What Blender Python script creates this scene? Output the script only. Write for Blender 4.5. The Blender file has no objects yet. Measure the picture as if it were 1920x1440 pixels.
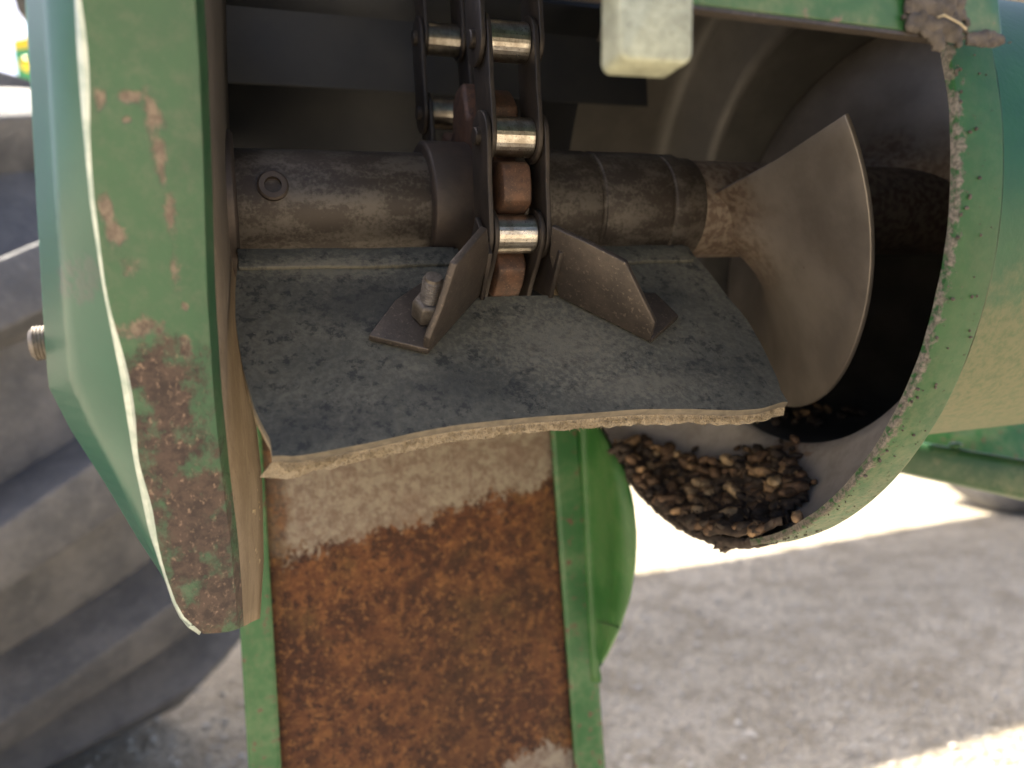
import bpy, bmesh, math, random
from mathutils import Vector, Matrix, noise as mnoise
random.seed(7)
R = math.radians
sc = bpy.context.scene
col = sc.collection

# ---------------------------------------------------------------- camera
YAW, PITCH, ROLL = R(19), R(-3), R(3)
FPX = 1442.0                                   # focal length in pixels of the 1920-wide photograph
fwd = Vector((math.sin(YAW)*math.cos(PITCH), math.cos(YAW)*math.cos(PITCH), math.sin(PITCH)))
rt0 = Vector((math.cos(YAW), -math.sin(YAW), 0)); up0 = rt0.cross(fwd)
rgt = rt0*math.cos(ROLL) - up0*math.sin(ROLL)
upv = up0*math.cos(ROLL) + rt0*math.sin(ROLL)
CAM = Vector((0, -.054, 0)) - (fwd + rgt*(2/FPX) - upv*((348-720)/FPX))*.34
cd = bpy.data.cameras.new('camera'); cam = bpy.data.objects.new('camera', cd); col.objects.link(cam)
cam.matrix_world = Matrix((( rgt.x, upv.x, -fwd.x, CAM.x), (rgt.y, upv.y, -fwd.y, CAM.y), (rgt.z, upv.z, -fwd.z, CAM.z), (0,0,0,1)))
cd.sensor_width = 36; cd.lens = 36*FPX/1920; cd.clip_start = .01; cd.clip_end = 2000
cd.dof.use_dof = True; cd.dof.focus_distance = .325; cd.dof.aperture_fstop = 6.5
sc.camera = cam

# ---------------------------------------------------------------- world, sun, exposure
SUN_AZ, SUN_EL = R(-25), R(60)                 # azimuth from +Y towards +X
sdir = Vector((math.cos(SUN_EL)*math.sin(SUN_AZ), math.cos(SUN_EL)*math.cos(SUN_AZ), math.sin(SUN_EL)))
w = bpy.data.worlds.new('World'); sc.world = w; w.use_nodes = True
wt = w.node_tree; bg = wt.nodes['Background']
sky = wt.nodes.new('ShaderNodeTexSky'); sky.sky_type = 'NISHITA'; sky.sun_disc = False
sky.sun_elevation = SUN_EL; sky.sun_rotation = SUN_AZ; sky.dust_density = 4.0; sky.air_density = .55
wt.links.new(sky.outputs[0], bg.inputs[0]); bg.inputs[1].default_value = .105
sd = bpy.data.lights.new('sun', 'SUN'); sd.energy = 5.0; sd.angle = R(.5); sd.color = (1, .92, .79)
so = bpy.data.objects.new('sun', sd); col.objects.link(so)
so.rotation_euler = sdir.to_track_quat('Z', 'Y').to_euler(); so.location = sdir*20
sc.view_settings.view_transform = 'Standard'; sc.view_settings.look = 'None'
sc.view_settings.gamma = 1; sc.view_settings.use_curve_mapping = False
sc.view_settings.exposure = 2.1
sc.render.engine = 'CYCLES'
sc.cycles.use_denoising = True
sc.cycles.max_bounces = 10; sc.cycles.diffuse_bounces = 6; sc.cycles.glossy_bounces = 5
sc.cycles.sample_clamp_indirect = 6

# ---------------------------------------------------------------- measuring the photograph
def ray(px, py): return fwd + rgt*((px-960)/FPX) - upv*((py-720)/FPX)
def UP(px, py, n, o):
    n = Vector(n); D = ray(px, py); t = (o - CAM.dot(n))/D.dot(n); return CAM + D*t
def UX(px, py, v): return UP(px, py, (1,0,0), v)
def UY(px, py, v): return UP(px, py, (0,1,0), v)
def UZ(px, py, v): return UP(px, py, (0,0,1), v)
def PJ(p):
    v = Vector(p)-CAM; d = v.dot(fwd); return (960+FPX*v.dot(rgt)/d, 720-FPX*v.dot(upv)/d)
def UCYL(px, py, r, cz):                       # far hit on a cylinder along X
    D = ray(px, py); oy, oz = CAM.y, CAM.z-cz
    a = D.y**2+D.z**2; b = 2*(oy*D.y+oz*D.z); c = oy*oy+oz*oz-r*r
    return CAM + D*((-b+math.sqrt(max(0, b*b-4*a*c)))/(2*a))
def resample(pts, n):
    pts = [Vector(p) for p in pts]; L = [0]
    for a, b in zip(pts, pts[1:]): L.append(L[-1]+(b-a).length)
    out = []; k = 0
    for i in range(n):
        s = L[-1]*i/(n-1)
        while k < len(L)-2 and L[k+1] < s: k += 1
        f = (s-L[k])/max(L[k+1]-L[k], 1e-9); out.append(pts[k].lerp(pts[k+1], min(max(f,0),1)))
    return out

# ---------------------------------------------------------------- node helper
class NT:
    def __init__(s, name):
        s.m = bpy.data.materials.new(name); s.m.use_nodes = True; s.t = s.m.node_tree
        s.b = s.t.nodes['Principled BSDF']; s.g = s.t.nodes.new('ShaderNodeNewGeometry'); s.P = s.g.outputs['Position']
    def n(s, kind): return s.t.nodes.new('ShaderNode'+kind)
    def put(s, sock, v):
        if isinstance(v, bpy.types.NodeSocket): s.t.links.new(v, sock)
        else:
            if isinstance(v, (tuple, list)) and len(v) == 3 and sock.type == 'RGBA': v = (*v, 1)
            sock.default_value = v
    def noise(s, scale, detail=4, rough=.55, vec=None, dist=0, stretch=None):
        k = s.n('TexNoise'); v = vec if vec is not None else s.P
        if stretch:
            mp = s.n('Mapping'); s.put(mp.inputs[0], v); mp.inputs[3].default_value = stretch; v = mp.outputs[0]
        s.put(k.inputs['Vector'], v); k.inputs['Scale'].default_value = scale
        k.inputs['Detail'].default_value = detail; k.inputs['Roughness'].default_value = rough; k.inputs['Distortion'].default_value = dist
        return k.outputs[0]
    def vor(s, scale, out='Distance'):
        k = s.n('TexVoronoi'); s.put(k.inputs['Vector'], s.P); k.inputs['Scale'].default_value = scale; return k.outputs[out]
    def rng(s, v, a, b, c=0., d=1.):
        k = s.n('MapRange'); k.interpolation_type = 'SMOOTHSTEP'; s.put(k.inputs[0], v)
        for i, q in enumerate((a, b, c, d)): s.put(k.inputs[i+1], q)
        return k.outputs[0]
    def mth(s, op, a, b=None, clamp=False):
        k = s.n('Math'); k.operation = op; k.use_clamp = clamp; s.put(k.inputs[0], a)
        if b is not None: s.put(k.inputs[1], b)
        return k.outputs[0]
    def mix(s, f, a, b):
        k = s.n('Mix'); k.data_type = 'RGBA'; s.put(k.inputs['Factor'], f); s.put(k.inputs[6], a); s.put(k.inputs[7], b); return k.outputs[2]
    def mixf(s, f, a, b):
        k = s.n('Mix'); k.data_type = 'FLOAT'; s.put(k.inputs['Factor'], f); s.put(k.inputs[2], a); s.put(k.inputs[3], b); return k.outputs[0]
    def axis(s, i):
        k = s.n('SeparateXYZ'); s.put(k.inputs[0], s.P); return k.outputs[i]
    def blob(s, c, r):                          # 1 at the centre of an ellipsoid, 0 at its edge and beyond
        k = s.n('VectorMath'); k.operation = 'SUBTRACT'; s.put(k.inputs[0], s.P); k.inputs[1].default_value = c
        d = s.n('VectorMath'); d.operation = 'DIVIDE'; s.put(d.inputs[0], k.outputs[0]); d.inputs[1].default_value = r
        l = s.n('VectorMath'); l.operation = 'LENGTH'; s.put(l.inputs[0], d.outputs[0])
        return s.mth('SUBTRACT', 1., l.outputs['Value'])
    def bump(s, h, strength=.3, dist=.001):
        k = s.n('Bump'); k.inputs['Strength'].default_value = strength; k.inputs['Distance'].default_value = dist
        s.put(k.inputs['Height'], h); s.put(s.b.inputs['Normal'], k.outputs[0])
    def done(s, color, rough=.5, metal=0., spec=None):
        s.put(s.b.inputs['Base Color'], color); s.put(s.b.inputs['Roughness'], rough); s.put(s.b.inputs['Metallic'], metal)
        if spec is not None: s.b.inputs['Specular IOR Level'].default_value = spec
        return s.m
M = {}
GREEN = (.017, .088, .026); DUST = (.34, .27, .18); RUSTD = (.10, .045, .025)

def paint(name, green=GREEN, dust=.35, chips=.62, rough=.32, chipcol=(.16,.12,.09)):
    k = NT(name)
    n1 = k.noise(22, 5, .6); n2 = k.noise(160, 5, .65); n3 = k.noise(700, 3)
    c = k.mix(k.rng(n1, .3, .7), [g*.85 for g in green], [g*1.15+.004 for g in green])
    dm = k.mth('MULTIPLY', k.rng(k.mth('ADD', k.mth('MULTIPLY', n1, .6), k.mth('MULTIPLY', n2, .4)), .42, .72), dust)
    c = k.mix(dm, c, DUST)
    cm = k.rng(n2, chips, chips+.06)
    c = k.mix(cm, c, chipcol)
    k.bump(k.mth('ADD', k.mth('MULTIPLY', n3, .2), k.mth('MULTIPLY', cm, .6)), .35, .0006)
    r = k.mixf(k.mth('MAXIMUM', dm, cm), rough, .75)
    M[name] = k.done(c, r); return k
paint('green_paint')
paint('green_paint_clean', dust=.12, chips=.8, rough=.28)
paint('green_paint_dusty', green=(.018,.07,.026), dust=.3, chips=.68, rough=.34)
k = NT('shell_paint')                           # tube outside: green, turning tan over its lower half
n1 = k.noise(20, 6, .65); n2 = k.noise(260, 5, .7); n3 = k.noise(60, 6, .7)
c = k.mix(k.rng(n1, .3, .7), (.014,.075,.032), (.02,.095,.036))
lowm = k.rng(k.mth('ADD', k.axis(2), k.mth('MULTIPLY', k.mth('SUBTRACT', n3, .5), .10)), -.035, -.075)
c = k.mix(k.mth('MULTIPLY', lowm, k.rng(n2, .3, .6, .45, .9)), c, (.15,.145,.082))
k.bump(n2, .3, .0008); M['shell_paint'] = k.done(c, k.mixf(lowm, .42, .65), 0, .3)
k = NT('rim_paint')
n1 = k.noise(30, 6, .65); n2 = k.noise(210, 6, .7); n3 = k.noise(800, 3); n4 = k.noise(420, 5, .7, stretch=(1,1.6,1.6))
c = k.mix(k.rng(n1, .3, .7), (.014,.066,.018), (.02,.088,.024))
dz = k.rng(k.axis(2), -.07, -.17)
c = k.mix(k.mth('MULTIPLY', k.rng(n2, .35, .65), k.mixf(dz, .08, .5)), c, (.20,.17,.10))
edgew = k.rng(k.mth('SUBTRACT', k.axis(0), k.mth('MULTIPLY', k.mth('SUBTRACT', n2, .5), .02)), .1215, .1190)
c = k.mix(k.mth('MULTIPLY', edgew, .85), c, k.mix(k.rng(n4, .4, .6), (.10,.085,.075), (.21,.175,.155)))
fw = k.rng(n4, k.mixf(dz, .66, .6), k.mixf(dz, .70, .64)); c = k.mix(fw, c, (.05,.04,.03))
k.bump(k.mth('ADD', k.mth('MULTIPLY', n3, .2), k.mth('ADD', edgew, fw)), .5, .0006)
M['rim_paint'] = k.done(c, k.mixf(k.mth('MAXIMUM', edgew, fw), .5, .85), 0, .3)

def steel(name, c0, c1, sc1=60, rough=(.3,.55), metal=.9, speck=None, bump=.25):
    k = NT(name); n1 = k.noise(sc1, 6, .65); n2 = k.noise(sc1*9, 4, .6)
    c = k.mix(k.rng(n1, .35, .65), c0, c1)
    if speck: c = k.mix(k.rng(n2, .58, .68), c, speck)
    k.bump(n2, bump, .0005); M[name] = k.done(c, k.mixf(n1, *rough), metal); return k
steel('roller_steel', (.58,.54,.48), (.34,.30,.25), 200, (.2,.42), 1., (.10,.07,.05), .12)
steel('chain_plate', (.032,.027,.024), (.052,.042,.035), 90, (.4,.6), .55, (.05,.035,.03))
steel('sprocket_rust', (.12,.062,.038), (.06,.037,.028), 140, (.45,.65), .45, (.19,.11,.065))
steel('shaft_dark', (.075,.058,.048), (.05,.041,.036), 55, (.45,.6), .5, (.06,.045,.04))
steel('bracket_steel', (.088,.072,.06), (.06,.050,.043), 70, (.4,.55), .55, (.14,.115,.09), .3)
steel('bolt_steel', (.22,.195,.165), (.13,.112,.095), 240, (.42,.6), .7, (.15,.12,.09))
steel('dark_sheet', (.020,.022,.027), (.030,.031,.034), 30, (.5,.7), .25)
steel('tube_inner', (.10,.095,.086), (.07,.067,.062), 14, (.75,.9), 0., None, .1); M['tube_inner'].node_tree.nodes['Principled BSDF'].inputs['Specular IOR Level'].default_value = .15
k = NT('tube_floor')                            # interior shade painted in: darkened above, lighter along the grain-rubbed bottom
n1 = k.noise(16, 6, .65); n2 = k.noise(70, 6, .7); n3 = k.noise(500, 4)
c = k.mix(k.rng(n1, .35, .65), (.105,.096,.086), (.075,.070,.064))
lit_bare = k.rng(k.mth('ADD', k.axis(2), k.mth('MULTIPLY', k.mth('SUBTRACT', n2, .5), .05)), -.085, -.115)
c = k.mix(lit_bare, c, k.mix(k.rng(n2, .4, .65), (.46,.43,.39), (.36,.325,.285)))
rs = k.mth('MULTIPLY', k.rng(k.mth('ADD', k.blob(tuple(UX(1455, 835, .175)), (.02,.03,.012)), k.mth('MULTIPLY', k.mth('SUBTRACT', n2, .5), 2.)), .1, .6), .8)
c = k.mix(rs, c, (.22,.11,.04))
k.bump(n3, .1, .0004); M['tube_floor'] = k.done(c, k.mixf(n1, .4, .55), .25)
steel('galvanised', (.46,.48,.36), (.30,.31,.23), 130, (.4,.6), .3, (.17,.17,.12), .5)

k = NT('shaft_worn')                            # grey bare metal wear over brown patina
n1 = k.noise(45, 6, .7, stretch=(1,2,2)); n2 = k.noise(600, 4)
c = k.mix(k.rng(k.mth('ADD', k.mth('MULTIPLY', n1, .7), k.mth('MULTIPLY', n2, .3)), .44, .6), (.045,.036,.030), (.105,.092,.078))
k.bump(n2, .3, .0004); M['shaft_worn'] = k.done(c, k.mixf(n1, .42, .6), .45)

k = NT('flight_steel')
n1 = k.noise(28, 6, .65); n2 = k.noise(260, 4); sp = k.noise(130, 2, .5)
c = k.mix(k.rng(n1, .35, .68), (.165,.145,.125), (.225,.20,.175))
rad = k.mth('SQRT', k.mth('ADD', k.mth('POWER', k.axis(1), 2.), k.mth('POWER', k.axis(2), 2.)))
hubm = k.rng(k.mth('ADD', rad, k.mth('MULTIPLY', k.mth('SUBTRACT', n1, .5), .07)), .062, .026)
c = k.mix(k.mth('MULTIPLY', hubm, .8), c, k.mix(k.rng(n2, .38, .62), (.105,.068,.047), (.22,.175,.135)))
c = k.mix(k.rng(sp, .76, .82), c, (.12,.09,.07))
k.bump(n2, .12, .0003); M['flight_steel'] = k.done(c, k.mixf(n1, .36, .55), .6)

k = NT('rubber')                                # grey-green dusty rubber sheet
n1 = k.noise(26, 5, .6); n2 = k.noise(420, 5, .7); n3 = k.noise(150, 6, .75); n4 = k.noise(900, 2)
c = k.mix(k.rng(n1, .35, .7), (.080,.078,.061), (.122,.114,.086))
c = k.mix(k.rng(n2, .4, .62), k.mix(.5, c, (.035,.036,.03)), c)
c = k.mix(k.mth('MULTIPLY', k.rng(n3, .53, .61), .8), c, (.016,.017,.016))
c = k.mix(k.rng(n4, .74, .8), c, (.26,.23,.18))
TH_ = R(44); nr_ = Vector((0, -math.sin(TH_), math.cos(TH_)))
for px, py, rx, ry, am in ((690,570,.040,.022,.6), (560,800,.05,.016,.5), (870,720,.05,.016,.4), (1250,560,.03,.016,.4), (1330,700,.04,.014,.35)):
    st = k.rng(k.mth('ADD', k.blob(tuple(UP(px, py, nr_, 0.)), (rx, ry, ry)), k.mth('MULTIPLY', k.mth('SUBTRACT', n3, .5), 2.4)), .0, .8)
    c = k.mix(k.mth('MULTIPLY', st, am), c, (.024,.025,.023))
for px, py, rx, ry, am in ((1050,640,.05,.03,.35), (620,505,.05,.010,.45), (1200,720,.05,.012,.3)):
    st = k.rng(k.mth('ADD', k.blob(tuple(UP(px, py, nr_, 0.)), (rx, ry, ry)), k.mth('MULTIPLY', k.mth('SUBTRACT', n2, .5), 2.0)), .0, .8)
    c = k.mix(k.mth('MULTIPLY', st, am), c, (.22,.195,.14))
k.bump(k.mth('ADD', n2, k.mth('MULTIPLY', n3, .5)), .45, .0008); M['rubber'] = k.done(c, .68)

k = NT('fray')
n1 = k.noise(300, 5, .7); n2 = k.noise(1400, 3, .6)
c = k.mix(k.rng(n1, .35, .65), (.27,.215,.14), (.39,.32,.22)); c = k.mix(k.rng(n2, .55, .7), c, (.15,.11,.065))
k.bump(k.mth('ADD', n1, n2), .9, .0015); M['fray'] = k.done(c, .95, 0, .1)
k = NT('rubber_side'); n1 = k.noise(220, 4)
M['rubber_side'] = k.done(k.mix(k.rng(n1,.35,.65), (.105,.088,.064), (.15,.125,.09)), .85)

k = NT('tyre_rubber')
n1 = k.noise(11, 7, .7); n2 = k.noise(60, 6, .75)
c = k.mix(k.rng(n1, .35, .65), (.095,.096,.10), (.175,.17,.165)); c = k.mix(k.mth('MULTIPLY', k.rng(n2, .5, .7), .5), c, (.22,.215,.21))
k.bump(n2, .6, .008); M['tyre_rubber'] = k.done(c, .62)

k = NT('ground')                                # pale crushed stone
n0 = k.noise(1.3, 5, .6); n1 = k.noise(11, 7, .75); n2 = k.noise(60, 5, .75); v = k.vor(85); v2 = k.vor(120, 'Color')
c = k.mix(k.rng(n0, .3, .7), (.68,.59,.44), (.78,.69,.54))
c = k.mix(k.rng(n1, .42, .62), c, (.50,.42,.30)); c = k.mix(k.mth('MULTIPLY', k.rng(n2, .5, .66), .75), c, (.28,.235,.165))
n3 = k.noise(150, 5, .75); c = k.mix(k.mth('MULTIPLY', k.rng(n3, .5, .62), .6), c, (.26,.22,.16)); c = k.mix(k.mth('MULTIPLY', k.rng(k.noise(110, 4, .7), .56, .64), .6), c, (.82,.77,.67)); c = k.mix(k.rng(v, .0, .28, .4, 0.), c, (.68,.64,.56))
k.bump(k.mth('SUBTRACT', n2, k.mth('MULTIPLY', v, .6)), .9, .03); M['ground'] = k.done(c, .95, 0, .15)
k = NT('stone'); n1 = k.noise(30, 4)
M['stone'] = k.done(k.mix(k.rng(n1, .35, .65), (.42,.37,.29), (.66,.60,.50)), .9, 0, .2)

def flat(name, c, rough=.6, metal=0., var=.25, scale=40):
    k = NT(name); n1 = k.noise(scale, 4, .6)
    M[name] = k.done(k.mix(k.rng(n1,.3,.7), [x*(1-var) for x in c], [x*(1+var) for x in c]), rough, metal); return M[name]
flat('yellow_paint', (.75,.55,.03), .4, 0, .08); flat('machine_green', (.05,.30,.12), .45, 0, .1)
flat('body_grey', (.09,.09,.09), .6); flat('crumb', (.42,.33,.20), .95, 0, .4, 900); flat('mud', (.078,.066,.055), .95, 0, .5, 130)
flat('straw', (.42,.35,.22), .8, 0, .3, 300); flat('rim_steel', (.5,.48,.42), .5, .2)
GK = [flat('kernel_brown', (.105,.062,.034), .75, 0, .5, 300), flat('kernel_tan', (.23,.145,.075), .75, 0, .45, 300),
      flat('kernel_dark', (.04,.028,.02), .8, 0, .4, 300), flat('kernel_pale', (.38,.27,.15), .7, 0, .35, 300)]
flat('mud_dark', (.045,.034,.026), .9, 0, .5, 160); flat('grain_mat', (.05,.035,.025), .8, 0, .5, 200)

# ---------------------------------------------------------------- mesh helpers
def obj(name, verts, faces, mat, parent=None, smooth=False, base=None):
    b = Vector(base) if base is not None else (parent_base(parent) if parent is not None else Vector((0,0,0)))
    me = bpy.data.meshes.new(name); me.from_pydata([tuple(Vector(v)-b) for v in verts], [], faces); me.validate()
    bm = bmesh.new(); bm.from_mesh(me); bmesh.ops.recalc_face_normals(bm, faces=bm.faces); bm.to_mesh(me); bm.free()
    for m in (mat if isinstance(mat, (list, tuple)) else [mat]): me.materials.append(M[m] if isinstance(m, str) else m)
    if smooth:
        for p in me.polygons: p.use_smooth = True
    o = bpy.data.objects.new(name, me); col.objects.link(o)
    if parent is not None: o.parent = parent
    else: o.location = b
    return o
def parent_base(p):
    v = Vector((0,0,0))
    while p is not None: v += p.location; p = p.parent
    return v
def tag(o, label, cat, group=None):
    o['label'] = label; o['category'] = cat
    if group: o['group'] = group
    return o
def thing(name, label, cat, loc, group=None):
    o = bpy.data.objects.new(name, None); col.objects.link(o); o.location = loc; o.empty_display_size = .02
    return tag(o, label, cat, group)
def bevel(o, wdt, seg=2, ang=35):
    m = o.modifiers.new('bevel', 'BEVEL'); m.width = wdt; m.segments = seg; m.limit_method = 'ANGLE'; m.angle_limit = R(ang)
    for p in o.data.polygons: p.use_smooth = True
    return o
def solid(o, t, off=0.):
    m = o.modifiers.new('thick', 'SOLIDIFY'); m.thickness = t; m.offset = off; return o
def box(x0, x1, y0, y1, z0, z1):
    v = [(x,y,z) for x in (x0,x1) for y in (y0,y1) for z in (z0,z1)]
    return v, [(0,1,3,2),(4,6,7,5),(0,4,5,1),(2,3,7,6),(0,2,6,4),(1,5,7,3)]
def prism(poly, t):
    poly = [Vector(p) for p in poly]; t = Vector(t); n = len(poly)
    v = poly + [p+t for p in poly]
    return v, [tuple(range(n)), tuple(range(2*n-1, n-1, -1))] + [(i, (i+1)%n, n+(i+1)%n, n+i) for i in range(n)]
def loft(rows, close=False):
    n = len(rows[0]); v = [p for r in rows for p in r]; f = []
    for i in range(len(rows)-1):
        for j in range(n if close else n-1):
            a = i*n+j; b = i*n+(j+1)%n; f.append((a, b, b+n, a+n))
    return v, f
def lathe(prof, seg=64, cy=0., cz=0.):          # profile of (x, r) turned about an axis along X
    return loft([[(x, cy+r*math.cos(2*math.pi*j/seg), cz+r*math.sin(2*math.pi*j/seg)) for j in range(seg)] for x, r in prof], True)
def rod(p0, ax, prof, seg=20):                  # profile of (s, r) along ax from p0
    p0 = Vector(p0); ax = Vector(ax).normalized(); u = ax.orthogonal().normalized(); q = ax.cross(u)
    rows = [[p0+ax*s+(u*math.cos(2*math.pi*j/seg)+q*math.sin(2*math.pi*j/seg))*r for j in range(seg)] for s, r in prof]
    v, f = loft(rows, True); m = len(v)
    return v, f + [tuple(range(seg)), tuple(range(m-seg, m))]
def wob(v, amp, freq, seed=0):
    v = Vector(v); return v + Vector((mnoise.noise(v*freq+Vector((seed,0,0))), mnoise.noise(v*freq+Vector((0,seed+9,0))), mnoise.noise(v*freq+Vector((0,0,seed+17)))))*amp
_ico = {}
def ico(sub):
    if sub not in _ico:
        bm = bmesh.new(); bmesh.ops.create_icosphere(bm, subdivisions=sub, radius=1)
        _ico[sub] = ([v.co.copy() for v in bm.verts], [tuple(q.index for q in f.verts) for f in bm.faces]); bm.free()
    return _ico[sub]

# ================================================================= SETTING
GZ = -.75
def ground():
    bm = bmesh.new()
    xs = [-400,-80,-20,-6] + [-4+.25*i for i in range(41)] + [8,20,80,400]
    ys = [-400,-80,-20,-6,-3] + [-1.5+.25*i for i in range(31)] + [8,12,20,80,400]
    vs = [[(x, y, GZ + (.012*mnoise.noise(Vector((x*1.1, y*1.1, 3))) if abs(x) < 10 and abs(y) < 10 else 0)) for x in xs] for y in ys]
    v, f = loft(vs); o = obj('ground', v, f, 'ground', smooth=True); o['kind'] = 'structure'
ground()
def gravel():
    iv, iff = ico(1); v = []; f = []
    for i in range(6000):
        y = .45 + 3.0*random.random()**1.5; x = random.uniform(-.6, 1.0+y*.9); s = random.choice((.0025,.003,.0035,.004,.005,.006))*random.uniform(.7,1.2)
        c = Vector((x, y, GZ+s*.2)); b = len(v); e = random.random()*9
        for q in iv:
            t = wob(q, .35, 1.3, e+i); v.append(c+Vector((t.x*s*1.2, t.y*s, t.z*s*.6)))
        f += [tuple(b+a for a in t) for t in iff]
    o = obj('loose_gravel', v, f, 'stone'); o['kind'] = 'stuff'; o['label'] = 'loose pale stones scattered over the ground'; o['category'] = 'gravel'
gravel()

# combine body overhead: its shade lies on the ground, a corner shows at the top left
body = thing('combine_body', 'grey underside of the machine body showing in the top left corner', 'machine', (0, 2.2, 1.2))
bz = 1.2
bevel(obj('body_shell', *box(-1.5, 4.0, 1.70, 2.62, bz, bz+.3), 'body_grey', body), .03)
for x in (-1.2, 3.6): bevel(obj('body_leg', *box(x-.05, x+.05, 2.4, 2.5, GZ+.002, bz+.01), 'body_grey', body), .008)
def corner_bracket():
    Y = 2.3
    P = [UY(px, py, Y) for px, py in ((22,-14),(30,18),(35,25),(49,30),(90,34),(90,-60),(20,-60))]
    top = [p.copy() for p in P]; 
    bevel(obj('hanging_bracket', *prism(P, (0, .05, 0)), 'body_grey', body), .004)
corner_bracket()

# ================================================================= ELEVATOR HOUSING
house = thing('elevator_housing', 'green steel elevator housing with rusty left edge, open at the front', 'housing', (0, .1, .03))
A0, B0 = -.123, -.37                            # front plane of the left flange: y = A0 + B0*z
def UF(px, py, off=0.): return UP(px, py, (0, 1, -B0), A0+off)
N = 40
edge = resample([UF(*p, .022) for p in ((58,-60),(62,0),(72,180),(84,420),(93,600),(101,720),(142,800),(210,905),(266,1000),(320,1083))], N)
crease = resample([UF(*p) for p in ((152,-60),(155,0),(160,110),(168,220),(182,380),(205,540),(236,700),(262,860),(290,990),(322,1088))], N)
low = [UF(*p) for p in ((333,1122),(346,1150),(358,1166),(374,1180))]
inner = resample([UF(*p) for p in ((350,-60),(355,0),(362,100),(371,300),(379,550),(393,750),(409,900),(424,1010),(433,1105),(438,1176))], N+4)
back = resample([UY(*p, .02) for p in ((408,-60),(410,0),(415,200),(432,450),(441,600),(466,780),(479,900),(482,1050),(475,1160))], N+4)
def side_panel():
    L = crease+low; rows = []
    mid = 7
    for i in range(N+4):
        r = []
        r.append(edge[i] if i < N else L[i] + (edge[-1]-crease[-1])*max(0, 1-(i-N+1)/3))
        e0 = r[0]
        d0 = L[i]-e0; d1 = inner[i]-L[i]; l0 = max(d0.length, 1e-6); l1 = max(d1.length, 1e-6); bw = min(.00042, l0*.4)
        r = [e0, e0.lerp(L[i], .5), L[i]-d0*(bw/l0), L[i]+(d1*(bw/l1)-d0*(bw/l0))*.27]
        for j in range(mid+1):
            p = (L[i]+d1*(bw/l1)).lerp(inner[i], j/mid); p = p + Vector((0,-1,0))*.0012*math.sin(math.pi*j/mid) + Vector((0,.0009*mnoise.noise(p*30),0)); r.append(p)
        for q in (.06,.14,.4,.7,1.): r.append(inner[i].lerp(back[i], q) + (Vector((.0012,0,0)) if q < .1 else Vector((.0018,0,0)) if q < .3 else Vector((.001,0,0))))
        rows.append(r)
    v, f = loft(rows)
    o = obj('side_panel', v, f, ['panel_paint', 'flange_sky_paint', 'panel_dust', 'fold_highlight'], house, smooth=True)
    nc = len(rows[0])-1
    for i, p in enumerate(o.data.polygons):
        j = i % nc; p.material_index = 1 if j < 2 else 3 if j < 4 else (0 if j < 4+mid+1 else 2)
    me = o.data
    me.set_sharp_from_angle(angle=R(28)) if hasattr(me, 'set_sharp_from_angle') else None
    return o
# materials of the left panel: green paint with rusty worn patches where the photograph shows them
k = NT('panel_paint')
n1 = k.noise(18, 5, .6); n2 = k.noise(95, 9, .7, stretch=(1.2,1,.8)); n3 = k.noise(480, 6, .7, stretch=(1,1,.6)); n4 = k.noise(170, 6, .75)
c = k.mix(k.rng(n1, .3, .7), (.024,.078,.036), (.034,.104,.046))
c = k.mix(k.mth('MULTIPLY', k.rng(n4, .42, .7), .22), c, (.17,.155,.115))
def blobs(k, lst, jag, lo=-.05, hi=.75):
    acc = None
    for px, py, rw, rh in lst:
        d = (UF(px+10, py)-UF(px, py)).length/10
        bl = k.blob(tuple(UF(px, py)), (rw*d, .2, rh*d))
        acc = bl if acc is None else k.mth('MAXIMUM', acc, bl)
    return k.rng(k.mth('ADD', acc, k.mth('MULTIPLY', k.mth('SUBTRACT', jag, .5), 4.2)), lo, hi)
pale = blobs(k, [(240,188,34,13),(288,225,20,50),(305,300,17,90),(318,400,15,60),(328,500,16,50),(205,400,14,30),(222,440,22,35),(245,505,26,30),(255,620,70,26),(350,655,18,40),(348,576,10,12),(240,230,10,9),(195,190,14,22)], n2)
dark = blobs(k, [(305,690,75,65),(320,760,68,90),(335,850,66,85),(355,930,80,85),(385,1000,70,70),(355,1060,66,60),(410,1110,70,70),(375,1150,100,50)], n2, -.3, .5)
c = k.mix(k.mth('MULTIPLY', pale, .85), c, k.mix(k.rng(n3, .4, .6), (.15,.105,.085), (.25,.185,.14)))
rc = k.mix(k.rng(n4, .36, .62), (.040,.029,.025), (.085,.058,.045)); rc = k.mix(k.rng(n3, .55, .7), rc, (.26,.18,.125))
c = k.mix(dark, c, rc)
k.bump(k.mth('ADD', k.mth('MULTIPLY', n3, .5), k.mth('MULTIPLY', k.mth('MAXIMUM', dark, pale), -.8)), .5, .0008)
M['panel_paint'] = k.done(c, k.mixf(k.mth('MAXIMUM', dark, pale), .36, .85))
k = NT('flange_sky_paint')
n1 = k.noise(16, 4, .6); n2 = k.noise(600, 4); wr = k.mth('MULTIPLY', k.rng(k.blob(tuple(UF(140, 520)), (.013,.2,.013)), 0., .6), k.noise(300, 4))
c = k.mix(k.rng(n1, .3, .7), (.02,.085,.056), (.026,.104,.068)); c = k.mix(k.rng(wr, .3, .55), c, (.05,.09,.075))  # teal of the reflected sky tinted into the green
k.bump(k.mth('ADD', k.mth('MULTIPLY', n2, .15), wr), .3, .0006); M['flange_sky_paint'] = k.done(c, .3)
k = NT('panel_dust')
n1 = k.noise(55, 6, .7, stretch=(1,1,.7)); n2 = k.noise(420, 5, .7)
c = k.mix(k.rng(n1, .38, .62), (.22,.17,.115), (.28,.22,.155)); c = k.mix(k.rng(n2, .56, .7), c, (.17,.125,.085))
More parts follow.
